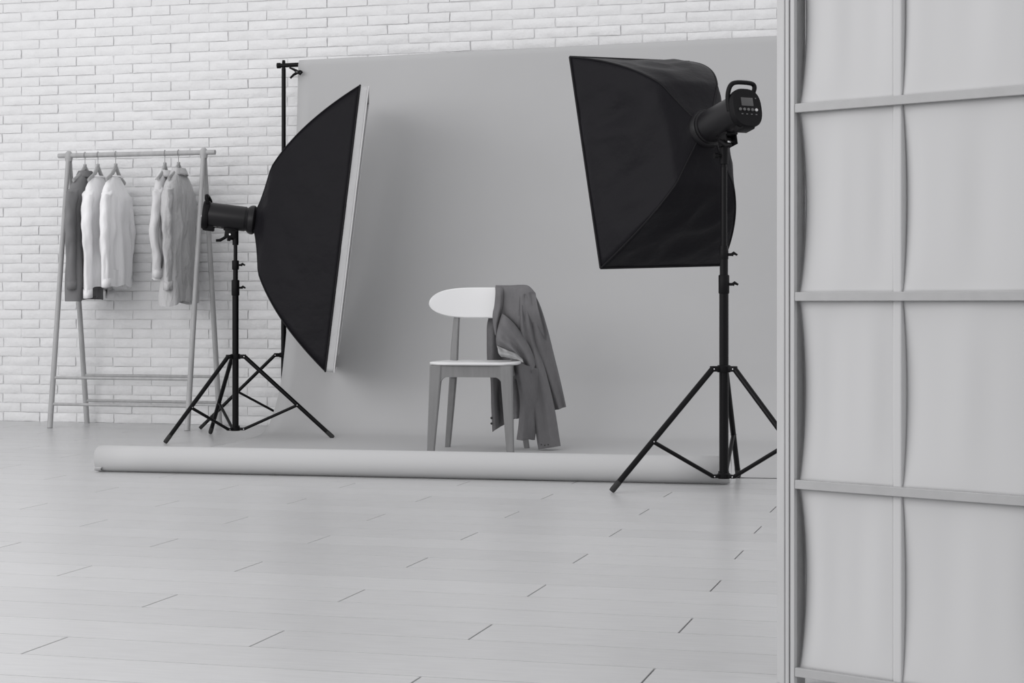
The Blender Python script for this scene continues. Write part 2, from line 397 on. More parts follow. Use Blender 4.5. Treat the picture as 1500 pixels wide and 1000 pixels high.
# ------------------------------------------------------------------ softboxes and strobe heads
def basis(n, roll=0.0):
    n = Vector(n).normalized(); r = n.cross(Vector((0, 0, 1))).normalized(); u = r.cross(n)
    r2 = r*math.cos(roll)+u*math.sin(roll); u2 = r2.cross(n)
    return n, r2, u2
def make_softbox(label, O, n, roll, wid, hei, dep, pw=.5, lipd=.045, rec=.02, sag=.02, wa=.016):
    n, r, u = basis(n, roll)
    t = thing('softbox', label, 'softbox', O)
    t.matrix_world = frame_matrix(O, r, u, -n)           # local z points back to the lamp head
    def sc(x):                                            # outline of the ribs, a parabola
        return max(0, x/dep)**pw
    NI, NJ = 36, 30; xs = [dep*(i/NI)**1.7 for i in range(NI+1)]
    a0 = .06
    def corner(x, sx, sy):
        k = sc(x)
        hw = max(a0, wid/2*k) if wid/2*k > a0 else a0; hh = max(a0, hei/2*k)
        m = max(0, 1-x/(dep*.14))                        # round the box off towards the ring
        hw2 = a0*.72*m+wid/2*(k*(1-m)) if m > 0 else wid/2*k
        hh2 = a0*.72*m+hei/2*(k*(1-m)) if m > 0 else hei/2*k
        return Vector((sx*hw2, sy*hh2, -x))
    panels = [((-1, 1), (1, 1)), ((1, 1), (1, -1)), ((1, -1), (-1, -1)), ((-1, -1), (-1, 1))]
    for pi, (ca, cb) in enumerate(panels):
        bm = bmesh.new(); rows = []
        for i, x in enumerate(xs):
            A = corner(x, *ca); Bc = corner(x, *cb); out = ((A+Bc)*.5); out.z = 0; out = out.normalized()
            row = []
            for j in range(NJ+1):
                s_ = j/NJ; p = A.lerp(Bc, s_)
                m = max(0, 1-x/(dep*.14))
                bulge = a0*.30*m*math.sin(math.pi*s_)
                sg = -sag*math.sin(math.pi*s_)*math.sin(math.pi*min(1, x/dep)**.8)*(1+.0*s_)
                q = p*3.1+Vector((pi*7, 0, 0))
                wr = (noise.noise(q)*wa*.6+(.5-abs(noise.noise(Vector((q.x*.8+q.y*.8, q.y*1.6-q.x*1.2, q.z*.7))*1.5)))*wa*.8+noise.noise(q*2.3)*wa*.4)*math.sin(math.pi*s_)**.5*math.sin(math.pi*min(.999, x/dep))**.5 if 0 < j < NJ and 0 < i < NI else 0
                row.append(bm.verts.new(p+out*(bulge+sg+wr)))
            rows.append(row)
        for i in range(NI):
            for j in range(NJ): bm.faces.new((rows[i][j], rows[i+1][j], rows[i+1][j+1], rows[i][j+1]))
        o = link('side_panel', bm, 'black_cloth', t, smooth=70); solid(o, .0012)
    for sx, sy in ((-1, 1), (1, 1), (1, -1), (-1, -1)):
        bm = bmesh.new(); tube(bm, [corner(x, sx, sy)*1.0 for x in xs], .0032, 8)
        link('rib_seam', bm, 'piping', t)
    cs = [Vector((sx*wid/2, sy*hei/2, -dep)) for sx, sy in ((-1, 1), (1, 1), (1, -1), (-1, -1))]
    bm = bmesh.new()
    for i in range(4): tube(bm, [cs[i], cs[(i+1) % 4]], .005, 10)
    link('front_piping', bm, 'piping', t)
    # silver hem of the front opening, with a second narrow lip
    bm = bmesh.new()
    for i in range(4):
        A = cs[i]; Bc = cs[(i+1) % 4]
        fa = Vector((A.x*.985, A.y*1.0, -dep-lipd)); fb = Vector((Bc.x*.985, Bc.y*1.0, -dep-lipd))
        loft(bm, [[A, A.lerp(Bc, .5), Bc], [(A+fa)/2, (A+fa+Bc+fb)/4, (Bc+fb)/2], [fa, fa.lerp(fb, .5), fb]], 40, 5,
             lambda a, b, p: Vector((p.x, p.y, 0)).normalized()*(.005*math.sin(b*math.pi)*noise.noise(p*14)))
    if lipd > .01:
        o = link('front_hem', bm, 'lip', t); solid(o, .0015)
        bm = bmesh.new()
        for i in range(4):
            A = cs[i]; Bc = cs[(i+1) % 4]
            a2 = Vector((A.x*.985, A.y, -dep-lipd)); b2 = Vector((Bc.x*.985, Bc.y, -dep-lipd))
            tube(bm, [a2, b2], .003, 8)
        link('hem_cord', bm, 'diffuser', t)
    else: 
        o = link('front_hem', bm, 'piping', t); solid(o, .0015)
    bm = bmesh.new(); k = .955; zf = -dep-lipd+rec
    q = [bm.verts.new((sx*wid/2*k, sy*hei/2*k, zf)) for sx, sy in ((-1, 1), (1, 1), (1, -1), (-1, -1))]
    bm.faces.new(q); o = link('diffuser', bm, 'diffuser', t); solid(o, .0015)
    # speed ring
    bm = bmesh.new(); lathe(bm, [(.060, .026), (.074, .024), (.079, .010), (.079, -.002), (.072, -.010), (.05, -.012)], seg=40)
    link('speed_ring', bm, 'body_paint', t)
    return t
def make_strobe(label, Pc, n, front, back, yokeroll=0.0, standtop=None, r=.067):
    n, rr_, u = basis(n)
    t = thing('studio_strobe', label, 'flash head', Pc)
    t.matrix_world = frame_matrix(Pc, rr_, n, u)          # local y = towards the softbox, x right, z up
    RX = Matrix.Rotation(-math.pi/2, 4, 'X')              # lathe axis z -> y
    bm = bmesh.new(); lathe(bm, [(r*.80, -back), (r*.97, -back+.004), (r, -back+.012), (r, front-.045), (r*1.0, front-.040), (r*.95, front-.036), (r*.95, front-.030), (r*1.03, front-.026), (r*1.03, front-.006), (r*.9, front)], RX, 48)
    link('housing', bm, 'body_paint', t)
    # rear end plate, a rounded block with screen, dials and sockets
    bm = bmesh.new(); n_ = 40; ring = []
    def se(a, k=1.0):
        c, s_ = math.cos(a), math.sin(a); e = 2/2.7
        return (abs(c)**e*math.copysign(1, c)*r*1.04*k, abs(s_)**e*math.copysign(1, s_)*r*1.16*k-.004)
    levels = [(-back+.004, .96), (-back-.004, 1.0), (-back-.022, 1.0), (-back-.028, .95)]
    for y, k in levels: ring.append([bm.verts.new((se(2*math.pi*i/n_, k)[0], y, se(2*math.pi*i/n_, k)[1])) for i in range(n_)])
    for a in range(3):
        for i in range(n_): bm.faces.new((ring[a][i], ring[a][(i+1) % n_], ring[a+1][(i+1) % n_], ring[a+1][i]))
    bm.faces.new(ring[0]); bm.faces.new(ring[-1][::-1])
    rp = link('rear_panel', bm, 'black_plastic', t)
    yb = -back-.0285
    bm = bmesh.new(); box(bm, (.0, yb, .018), (.056, .003, .034), bev=.001); link('display', bm, 'lcd', rp)
    for i in range(5):
        bm = bmesh.new(); xx = -.038+i*.019
        lathe(bm, [(.0062, 0), (.0062, .004), (.005, .0055)], Matrix.Translation((xx, yb, -.014)) @ Matrix.Rotation(math.pi/2, 4, 'X'), 14)
        if i < 4:
            link('dial', bm, 'grey_dial', rp)
        else: link('button', bm, 'lip', rp, label='pale round button')
    for i in range(4):
        bm = bmesh.new(); box(bm, (.036-i*.022, yb, -.032), (.008, .002, .0035)); link('legend_mark', bm, 'grey_dial', rp)
    bm = bmesh.new(); box(bm, (.042, yb, .034), (.006, .002, .004)); link('indicator', bm, 'grey_dial', rp)
    # carrying handle: an arch standing up from the rear plate
    bm = bmesh.new(); y0 = -back-.010
    hp = [(-.062, y0+.020, -.010), (-.064, y0+.016, .040), (-.060, y0+.006, .074), (-.050, y0-.004, .092), (-.030, y0-.008, .0985), (0, y0-.009, .100), (.030, y0-.008, .0995), (.050, y0-.006, .096), (.056, y0-.004, .082), (.050, y0+.006, .058)]
    tube(bm, spline([Vector(p) for p in hp], 40), .0092, 12, flat=(1.2, .95)); link('handle', bm, 'black_plastic', t)
    # power socket block under the rear, and vents
    bm = bmesh.new(); box(bm, (.0, -back+.01, -r*1.06), (.06, .062, .034), bev=.007); link('socket_block', bm, 'black_plastic', t)
    for i in range(2):
        bm = bmesh.new(); box(bm, (.030, -back+.045+i*.026, -r*.90), (.003, .016, .003)); link('vent_mark', bm, 'grey_dial', t)
    # tilt bracket
    br_ = bpy.data.objects.new('tilt_bracket', None)
    m = t.matrix_world; inv = m.inverted()
    bm = bmesh.new()
    top = Vector(standtop) if standtop else Pc-Vector((0, 0, .13))
    d1 = inv @ top
    for sx in (-1, 1):
        box(bm, (sx*.024, -.006, -r-.018), (.006, .058, .052), bev=.002)
    box(bm, (0, -.006, -r-.002), (.054, .075, .012), bev=.003)
    tb = link('tilt_bracket', bm, 'black_plastic', t)
    bm = bmesh.new(); w0 = inv @ (top+Vector((0, 0, .046))); w1 = inv @ (top+Vector((0, 0, -.052)))
    tube(bm, [Vector((0, -.006, -r-.030)), w0, w1], [.020, .019, .0165], 18); link('spigot_socket', bm, 'black_plastic', t)
    bm = bmesh.new(); tube(bm, [(-.032, -.006, -r-.026), (.032, -.006, -r-.026)], .005, 14); link('pivot_bolt', bm, 'chrome', t)
    bm = bmesh.new()
    tube(bm, [(-.036, -.006, -r-.026), (-.044, -.03, -r-.040), (-.046, -.060, -r-.062), (-.044, -.082, -r-.066)], [.008, .0085, .0085, .007], 10); link('tilt_lever', bm, 'black_plastic', t)
    c = inv @ (top-Vector((0, 0, .02))); e = inv @ (top-Vector((.034, .015, .02)))
    bm = bmesh.new(); tube(bm, [c, e], .006, 10); tube(bm, [c.lerp(e, .8), c.lerp(e, 1.2)], .0115, 14); link('clamp_knob', bm, 'black_plastic', t)
    return t
nR = Vector((-.46296, .85821, -.22169)); PR = Vector((.838, 7.1013, 1.460))
make_strobe('black flash head with lit rear controls on the stand by the folding screen', PR, nR, .128, .135, standtop=(RP_.x, RP_.y, 1.335))
make_softbox('black softbox facing away, on the stand by the folding screen', PR+nR*.127, nR, .031, .605, .913, .455, pw=.40, lipd=.004, rec=.002, sag=.004, wa=.034)
nL = Vector((.9890, .078, -.1200)).normalized(); PL_ = Vector((-1.505, 9.70, 1.196))
make_strobe('black flash head on the stand in front of the clothes rack', PL_, nL, .105, .135, standtop=(LP.x, LP.y, 1.10))
make_softbox('tall black softbox seen edge on in front of the brick wall', PL_+nL*.108, nL, 0.0, .80, 1.50, .490, sag=.012, wa=.009)

# ------------------------------------------------------------------ clothes rack
RK = Vector((-2.72, 10.565, 0)); RW, RD, RH = .88, .45, 1.62
rk = thing('clothes_rack', 'pale wooden clothes rack with splayed round legs against the brick wall', 'clothes rack', RK)
def rkp(a, b, z): return E1*a+E2*b+Vector((0, 0, z))
bm = bmesh.new(); tube(bm, [rkp(-.068, RD/2, RH), rkp(RW+.072, RD/2, RH)], .0145, 20); link('hanging_rail', bm, 'wood', rk)
for a in (0, RW):
    bm = bmesh.new(); tube(bm, [rkp(a, RD/2, RH-.035), rkp(a, RD/2, RH-.01), rkp(a, RD/2, RH+.012), rkp(a, RD/2, RH+.027)], [.020, .024, .023, .010], 18); link('joint_block', bm, 'wood', rk)
    for b0, b1 in ((RD/2-.008, 0), (RD/2+.010, RD)):
        bm = bmesh.new(); tube(bm, [rkp(a, b0, RH-.025), rkp(a, b1, .0)], [.0135, .0165], 18); link('leg', bm, 'wood', rk)
for z in (.295, .14):
    for s_ in (0, 1):
        b = (RD/2*(z/RH)) if s_ == 0 else RD-RD/2*(z/RH)
        bm = bmesh.new(); tube(bm, [rkp(0, b, z), rkp(RW, b, z)], .0088, 14); link('lower_rail', bm, 'wood', rk)
# rungs joining the front and back leg at each end
# ---- hangers and garments
def hang_point(px):
    r = (px-750)/F; c = RK+E2*RD/2
    a = (r*c.y-c.x)/(E1.x-r*E1.y); return a
def make_garment(px, label, cat, name, m, length, hw, sl, hang, seed, twist=0.0, tilt=0.0, ht=.05, collar=True, sleeve_r=.052, front_sleeve_out=.03, drop=.105, cuffm=None, elbow=.0, hlabel='', neckw=.065, wrinkle=1.2):
    a = hang_point(px); o0 = RK+rkp(a, RD/2, RH+.0145)
    ang = math.radians(twist)
    Wd = (E2*math.cos(ang)+E1*math.sin(ang)); Td = Vector((Wd.y, -Wd.x, 0))
    # hanger
    hg = thing('wooden_hanger', hlabel, 'hanger', o0, 'wooden hangers on the clothes rack')
    def lp(y, x, z): return Wd*y+Td*x+Vector((0, 0, z))
    bm = bmesh.new()
    tube(bm, spline([lp(y, 0, z) for y, z in ((-.012, -.034), (-.0185, -.014), (-.008, .003), (.008, .002), (.0145, -.018), (.002, -.036), (0, -.050), (0, -.078))], 26), .0017, 8)
    link('hook', bm, 'label', hg)
    bm = bmesh.new()
    for sy in (-1, 1):
        pts = [lp(sy*y, 0, z) for y, z in ((.0, -.082), (.018, -.098), (.055, -.128), (.11, -.152), (.17, -.176))]
        tube(bm, spline(pts, 14), [.014]*3+[.0155]*5+[.012]*6, 10, flat=(.62, 1.0) if True else None)
    box(bm, lp(0, 0, -.082), (.018, .018, .03), Matrix.Rotation(-TH, 3, 'Z'), .005)
    link('shoulders', bm, 'hanger', hg)
    # garment
    g = thing(name, label, cat, o0, 'clothes on the rack')
    NR, NS = 56, 34
    def ring(s_):
        z = -drop-s_*length
        if s_ < .13: k = s_/.13; w_ = neckw+(hw*.90-neckw)*math.sin(k*math.pi/2)**1.0; z = -drop-.10*(k**1.0)
        else:
            k = (s_-.13)/.87; w_ = hw*(.90+.06*k); z = -drop-.10-(length-.10)*k
        th = ht*(.45+.55*min(1, s_/.16))*(1+.15*s_)
        return z, w_, th
    bm = bmesh.new(); rings = []
    rnd = random.Random(seed); ph = [rnd.uniform(0, 6.28) for _ in range(6)]
    for i in range(NS+1):
        s_ = i/NS; z, w_, th = ring(s_); row = []
        for k in range(NR):
            f = 2*math.pi*k/NR; cy, cx = math.cos(f), math.sin(f)
            y = w_*abs(cy)**.8*math.copysign(1, cy); x = th*abs(cx)**.75*math.copysign(1, cx)
            amp = wrinkle*.017*min(1, max(0, (s_-.06)/.5))
            fold = amp*(math.sin(y*38+ph[0]+s_*1.4)*.6+math.sin(y*71+ph[1]-s_*2)*.35+noise.noise(Vector((y*9, s_*3.5+seed, cx)))*.9)*abs(cx)**.5
            x += fold*math.copysign(1, cx)*.8+.010*noise.noise(Vector((y*5, s_*5, seed*3.3)))
            hem = -.02*cy*cy*(s_ > .99)+(.010*math.sin(y*25+ph[2]) if s_ > .93 else 0)*(s_-.93)/.07
            y += .012*noise.noise(Vector((s_*5, seed, 3)))*cy
            row.append(bm.verts.new(lp(y, x+s_*tilt, z+hem)))
        rings.append(row)
    inner = [bm.verts.new(v.co.lerp(lp(0, tilt, rings[-1][0].co.z), .05)+Vector((0, 0, .10))) for v in rings[-1]]
    rings.append(inner)
    for i in range(len(rings)-1):
        for k in range(NR): bm.faces.new((rings[i][k], rings[i][(k+1) % NR], rings[i+1][(k+1) % NR], rings[i+1][k]))
    link('body', bm, m, g, smooth=80)
    for sy in (-1, 1):
        out = front_sleeve_out
        pts = [(sy*(hw*.70), 0, -drop-.075), (sy*(hw*.90), .004, -drop-.125), (sy*(hw*1.0+out*.6), .010, -drop-.24), (sy*(hw*1.0+out), .016+elbow, -drop-.36), (sy*(hw*.97+out*.6), .014, -drop-.48), (sy*(hw*.94+out*.2), .008, -drop-sl)]
        sp = spline([lp(p[0]+0.0, p[1]*1.0+tilt*.5, p[2]) for p in pts], 30)
        bm = bmesh.new(); sg = 22; prev = None; rr0 = []
        for i, c in enumerate(sp):
            q = i/29; r_ = sleeve_r*(1.05-.42*q)*(.45+.55*min(1, q/.14)); row = []
            for k in range(sg):
                f = 2*math.pi*k/sg
                wob = 1+wrinkle*.16*noise.noise(Vector((math.cos(f)*1.4, math.sin(f)*1.4+seed+sy, q*7)))+.10*math.sin(f*3+ph[3]+q*5)+.05*wrinkle*math.sin(q*34+ph[4]+math.sin(f)*2)*(q > .15)
                row.append(bm.verts.new(c+Wd*(math.cos(f)*r_*wob)+Td*(math.sin(f)*r_*.62*wob)+Vector((0, 0, .35*math.cos(f)*-sy*r_ if q < .15 else 0))))
            if prev:
                for k in range(sg): bm.faces.new((prev[k], prev[(k+1) % sg], row[(k+1) % sg], row[k]))
            else: bm.faces.new(row[::-1])
            prev = row
        inn = [bm.verts.new(v.co.lerp(sp[-1], .12)+Vector((0, 0, .05))) for v in prev]
        for k in range(sg): bm.faces.new((prev[k], prev[(k+1) % sg], inn[(k+1) % sg], inn[k]))
        so = link('sleeve', bm, m, g, smooth=80)
        bm = bmesh.new(); r_ = sleeve_r*.66; e = sp[-1]; rows = []
        for dz in (.022, -.028):
            rows.append([bm.verts.new(e+Wd*(math.cos(2*math.pi*k/sg)*r_)+Td*(math.sin(2*math.pi*k/sg)*r_*.7)+Vector((0, 0, dz+.006*math.cos(2*math.pi*k/sg)))) for k in range(sg)])
        for k in range(sg): bm.faces.new((rows[0][k], rows[0][(k+1) % sg], rows[1][(k+1) % sg], rows[1][k]))
        cf = link('cuff', bm, cuffm or m, so, smooth=80); solid(cf, .004)
    if collar:
        bm = bmesh.new(); rows = []
        for (sw, dz, st) in ((1.06, -.022, .036), (1.0, .012, .030), (1.06, .020, .034), (1.28, -.018, .050)):
            rows.append([lp(neckw*sw*math.cos(f), (st+.004)*math.sin(f), -drop+dz-.012*(math.sin(f) < -.5)) for f in [math.pi*(-.42)+2*math.pi*.96*i/26 for i in range(27)]])
        loft(bm, rows, 40, 9, lambda a, b, p: Vector((0, 0, .003*noise.noise(p*40)))); co = link('collar', bm, m, g, smooth=80); solid(co, .003)
        bm = bmesh.new(); box(bm, lp(.0, -.030, -drop-.012), (.03, .004, .012), Matrix.Rotation(ang-TH, 3, 'Z')); link('neck_label', bm, 'label', g)
    else:
        bm = bmesh.new(); tube(bm, [lp((neckw+.004)*math.cos(f), .034*math.sin(f), -drop+.004-.02*max(0, -math.sin(f))) for f in [2*math.pi*i/30 for i in range(31)]], .0045, 8, caps=False); link('neck_binding', bm, m, g)
        bm = bmesh.new(); box(bm, lp(.02, -.052, -drop-.05), (.028, .004, .008), Matrix.Rotation(-TH, 3, 'Z') @ Matrix.Rotation(.3, 3, 'Y')); link('neck_label', bm, 'label', g)
    return g
make_garment(124.5, 'dark grey jacket hanging at the left end of the rack', 'jacket', 'hanging_jacket', 'jacket_dark', .735, .215, .655, 0, 3, twist=-5, ht=.055, sleeve_r=.054, drop=.132, hlabel='wooden hanger holding the dark grey jacket')
make_garment(143.5, 'plain white shirt on the rack beside the dark grey jacket', 'shirt', 'hanging_shirt', 'shirt_white', .655, .205, .690, 0, 5, twist=-9, collar=False, ht=.045, drop=.150, neckw=.075, hlabel='wooden hanger of the white shirt next to the dark jacket')
make_garment(169.5, 'white open-neck blouse hanging third on the rack, before the gap', 'blouse', 'hanging_blouse', 'shirt_white', .640, .205, .625, 0, 8, twist=-9, collar=False, ht=.044, drop=.150, neckw=.075, hlabel='wooden hanger of the white blouse beside the gap on the rail')
make_garment(241.5, 'pale shirt partly behind the crumpled grey shirt on the rack', 'shirt', 'hanging_shirt', 'shirt_pale', .615, .205, .58, 0, 11, twist=-12, ht=.042, elbow=-.01, front_sleeve_out=.07, drop=.140, hlabel='wooden hanger of the pale shirt beside the crumpled grey shirt')
make_garment(261.5, 'crumpled light grey collared shirt at the right end of the rack', 'shirt', 'hanging_shirt', 'shirt_grey', .765, .205, .665, 0, 14, twist=-6, ht=.058, sleeve_r=.052, drop=.128, wrinkle=1.7, hlabel='wooden hanger of the crumpled grey collared shirt')

# ------------------------------------------------------------------ chair
CY = math.radians(-10); CO = Vector((-.176, 8.80, 0))
ch = thing('dining_chair', 'white and grey wooden chair standing on the grey backdrop', 'chair', CO, rz=CY)
# local: x right, y back; front feet at y -.13
ZS = .448
bm = bmesh.new(); n_ = 64; rows = []
def seat_pt(a, k=1.0):
    c, s_ = math.cos(a), math.sin(a); e = 2/4.2
    y = abs(s_)**e*math.copysign(1, s_)*.205*k; x = abs(c)**e*math.copysign(1, c)*(.212-.016*(y/.205))*k
    return x, y+.045
for z, k in ((ZS-.0145, .97), (ZS-.012, .99), (ZS-.006, 1.0), (ZS-.001, .993), (ZS, .975), (ZS-.003, .80), (ZS-.006, .5), (ZS-.006, .2)):
    rows.append([bm.verts.new((*seat_pt(2*math.pi*i/n_, k), z)) for i in range(n_)])
for a in range(len(rows)-1):
    for i in range(n_): bm.faces.new((rows[a][i], rows[a][(i+1) % n_], rows[a+1][(i+1) % n_], rows[a+1][i]))
bm.faces.new(rows[0][::-1]); bm.faces.new(rows[-1])
link('seat', bm, 'chair_white', ch, label='white seat')
def taper_leg(p0, p1, s0, s1, name='leg', curve=None):
    bm = bmesh.new(); n = 8; prev = None
    for i in range(n+1):
        t = i/n; c = Vector(p0).lerp(Vector(p1), t)
        if curve: c = c+Vector(curve)*math.sin(math.pi*t)
        sx = s0[0]+(s1[0]-s0[0])*t; sy = s0[1]+(s1[1]-s0[1])*t; ch_ = .22
        row = [bm.verts.new(c+Vector((a*sx/2, b*sy/2, 0))) for a, b in ((-1, -1+ch_), (-1+ch_, -1), (1-ch_, -1), (1, -1+ch_), (1, 1-ch_), (1-ch_, 1), (-1+ch_, 1), (-1, 1-ch_))]
        if prev:
            for k in range(8): bm.faces.new((prev[k], prev[(k+1) % 8], row[(k+1) % 8], row[k]))
        else: bm.faces.new(row[::-1])
        prev = row
    bm.faces.new(prev); return link(name, bm, 'chair_wood', ch, smooth=25)
for sx in (-1, 1):
    taper_leg((sx*.172, -.122, ZS-.0145), (sx*.196, -.142, .004), (.060, .036), (.034, .024))
for sx in (-1, 1):                        # rear legs run up to carry the backrest
    bm = bmesh.new()
    pts = spline([Vector(p) for p in ((sx*.204, .290, .004), (sx*.178, .250, .22), (sx*.156, .215, .42), (sx*.154, .222, .50), (sx*.151, .246, .62), (sx*.146, .272, .745))], 22)
    prev = None
    for i, c in enumerate(pts):
        t = i/21; w_ = .026+.010*math.sin(math.pi*min(1, t*1.1)); d_ = .024+.012*math.sin(math.pi*min(1, t*1.1)); k_ = .25
        row = [bm.verts.new(c+Vector((a*w_/2, b*d_/2, 0))) for a, b in ((-1, -1+k_), (-1+k_, -1), (1-k_, -1), (1, -1+k_), (1, 1-k_), (1-k_, 1), (-1+k_, 1), (-1, 1-k_))]
        if prev:
            for k in range(8): bm.faces.new((prev[k], prev[(k+1) % 8], row[(k+1) % 8], row[k]))
        else: bm.faces.new(row[::-1])
        prev = row
    bm.faces.new(prev); link('leg', bm, 'chair_wood', ch, smooth=25)
# aprons with small curved knees into the legs
def apron(p0, p1, nrm, hgt=.058, th=.020, knee=.022):
    p0, p1 = Vector(p0), Vector(p1); bm = bmesh.new(); n = 24; prev = None; Lg = (p1-p0).length
    for i in range(n+1):
        t = i/n; c = p0.lerp(p1, t); d = min(t, 1-t)*Lg
        hh = hgt+max(0, knee*(1-min(1, d/.03))**2)
        row = [bm.verts.new(c+Vector(nrm)*(s_*th/2)+Vector((0, 0, z))) for s_, z in ((-1, 0), (1, 0), (1, -hh), (-1, -hh))]
        if prev:
            for k in range(4): bm.faces.new((prev[k], prev[(k+1) % 4], row[(k+1) % 4], row[k]))
        else: bm.faces.new(row[::-1])
        prev = row
    bm.faces.new(prev); link('apron', bm, 'chair_wood', ch, smooth=30)
za = ZS-.0140
apron((-.150, -.126, za), (.150, -.126, za), (0, 1, 0)); apron((-.150, .215, za), (.150, .215, za), (0, 1, 0))
apron((-.172, -.106, za), (-.158, .205, za), (1, 0, 0)); apron((.172, -.106, za), (.158, .205, za), (1, 0, 0))
# backrest: a bowed board with rounded ends, deepest in the middle of its lower edge
def back_pt(s_, q):                       # s_ -1..1 along, q -1..1 up
    x = .271*s_-.009; y = .262-.055*(s_*s_)-.012*(1-q)*.5
    half = .0745*(1-abs(s_)**3.6)**.5
    up = .7325+(.006 if q > 0 else 0)-.010*s_*s_*(1 if q < 0 else .2)
    z = up+q*half+.010*(q)*0+(0.012*(abs(s_)**2) if q < 0 else 0)
    return Vector((x, y, z))
bm = bmesh.new(); rings = []; nn = 64
for i in range(nn+1):
    s_ = -1+2*i/nn; s_ = math.sin(s_*math.pi/2); th = .013
    r_ = []
    for q, o_ in ((-1, 0), (-.93, -.5), (-.6, -.5), (-.2, -.5), (.2, -.5), (.6, -.5), (.93, -.5), (1, 0), (.93, .5), (.6, .5), (.2, .5), (-.2, .5), (-.6, .5), (-.93, .5)):
        p = back_pt(s_, q); r_.append(bm.verts.new(p+Vector((0, o_*th*(1 if abs(s_) < .999 else .2), 0))))
    if rings:
        for k in range(14): bm.faces.new((rings[-1][k], rings[-1][(k+1) % 14], r_[(k+1) % 14], r_[k]))
    rings.append(r_)
bmesh.ops.remove_doubles(bm, verts=bm.verts[:], dist=.0004)
link('backrest', bm, 'chair_white', ch, smooth=45, label='white curved backrest')

# ------------------------------------------------------------------ blazer thrown over the chair back
JO = P(760, 430, 9.0)
jk = thing('blazer', 'grey blazer draped over the right side of the chair back', 'blazer', JO)
def cloth(name, rows, m='blazer', nu=56, nv=70, amp=.007, sc=11, t=.0035, seed=0, label=None):
    pts = [[P(*p)-JO for p in r] for r in rows]; bm = bmesh.new()
    def dp(a, b, p):
        q = Vector(((p.x+p.z*.35)*sc*1.6, p.y*sc, p.z*sc*.45))+Vector((seed*5.1, 0, 0)); return Vector((noise.noise(q)*.4, noise.noise(q+Vector((9, 3, 1)))*2.6, noise.noise(q+Vector((2, 8, 5)))*.2))*amp
    loft(bm, pts, nu, nv, dp); o = link(name, bm, m, jk, smooth=80); solid(o, t)
    if label: o['label'] = label
    return o
# shoulder and back, from behind the backrest over its top and down the front
cloth('back_panel', [
    [(714, 528, 9.16), (722, 528, 9.13), (736, 528, 9.17), (750, 528, 9.14), (762, 528, 9.16), (775, 528, 9.15)],
    [(713, 495, 9.15), (722, 494, 9.12), (735, 495, 9.17), (750, 495, 9.13), (765, 496, 9.16), (786, 500, 9.12)],
    [(714, 472, 9.14), (724, 470, 9.13), (738, 470, 9.15), (752, 470, 9.13), (768, 470, 9.15), (788, 470, 9.10)],
    [(722, 445, 9.12), (731, 445, 9.13), (744, 445, 9.13), (758, 445, 9.12), (772, 445, 9.12), (788, 448, 9.05)],
    [(726, 420.5, 9.08), (735, 420.5, 9.08), (747, 420.5, 9.06), (761, 420, 9.03), (774, 421, 9.00), (784, 430, 8.97)],
    [(726, 421.5, 9.03), (735, 421.5, 9.02), (747, 421.5, 8.995), (761, 421, 8.97), (774, 422, 8.94), (785, 432, 8.91)],
    [(727, 443, 8.99), (736, 443, 8.985), (748, 443, 8.965), (761, 443, 8.93), (772, 443, 8.92), (788, 450, 8.88)],
    [(730, 462, 8.98), (739, 463, 8.98), (748, 464, 8.945), (759, 466, 8.92), (773, 468, 8.925), (793, 472, 8.89)],
    [(735, 474, 8.97), (744, 478, 8.99), (751, 484, 8.97), (760, 492, 8.955), (776, 496, 8.98), (799, 495, 8.95)],
    [(744, 488, 8.97), (752, 494, 9.00), (759, 502, 8.99), (768, 512, 8.965), (782, 518, 8.99), (804, 512, 8.97)]], seed=1)
# panel hanging behind the seat
cloth('rear_panel', [
    [(713, 480, 9.17), (720, 480, 9.15), (730, 480, 9.19), (742, 480, 9.17), (752, 480, 9.18)],
    [(715, 520, 9.18), (721, 520, 9.15), (730, 520, 9.20), (742, 520, 9.17), (752, 520, 9.19)],
    [(719, 556, 9.19), (724, 556, 9.16), (732, 556, 9.21), (742, 556, 9.18), (755, 556, 9.20)],
    [(720, 595, 9.19), (725, 596, 9.16), (733, 596, 9.21), (742, 592, 9.18), (756, 590, 9.20)],
    [(721.5, 632, 9.19), (726, 629, 9.17), (733, 625, 9.21), (742, 620, 9.19), (757, 611, 9.20)]], seed=2)
for z_ in (612, 620):
    c = P(720, z_, 9.17)-JO; bm = bmesh.new(); lathe(bm, [(.006, 0), (.0062, .003), (.004, .004)], Matrix.Translation(c) @ Matrix.Rotation(math.pi/2, 4, 'X'), 12); link('button', bm, 'button', jk)
# lapel band, paler, running down from the top edge of the backrest
cloth('lapel', [
    [(725.5, 420.5, 9.03), (729, 420, 9.02), (733, 420, 9.015), (737, 420.5, 9.02)],
    [(726, 430, 8.985), (730, 430, 8.965), (733.5, 430, 8.962), (737, 430, 8.98)],
    [(724.5, 447, 8.975), (729, 447, 8.955), (733, 447, 8.95), (736.5, 447, 8.97)],
    [(722, 460, 8.965), (726, 461, 8.945), (730, 461, 8.94), (733, 461, 8.965)],
    [(722.5, 474, 8.96), (725, 475, 8.94), (727.5, 475, 8.94), (729.5, 476, 8.96)],
    [(725.5, 490, 8.955), (726, 491, 8.945), (726.8, 491, 8.945), (727.5, 492, 8.955)]], nu=20, nv=40, amp=.002, seed=3)
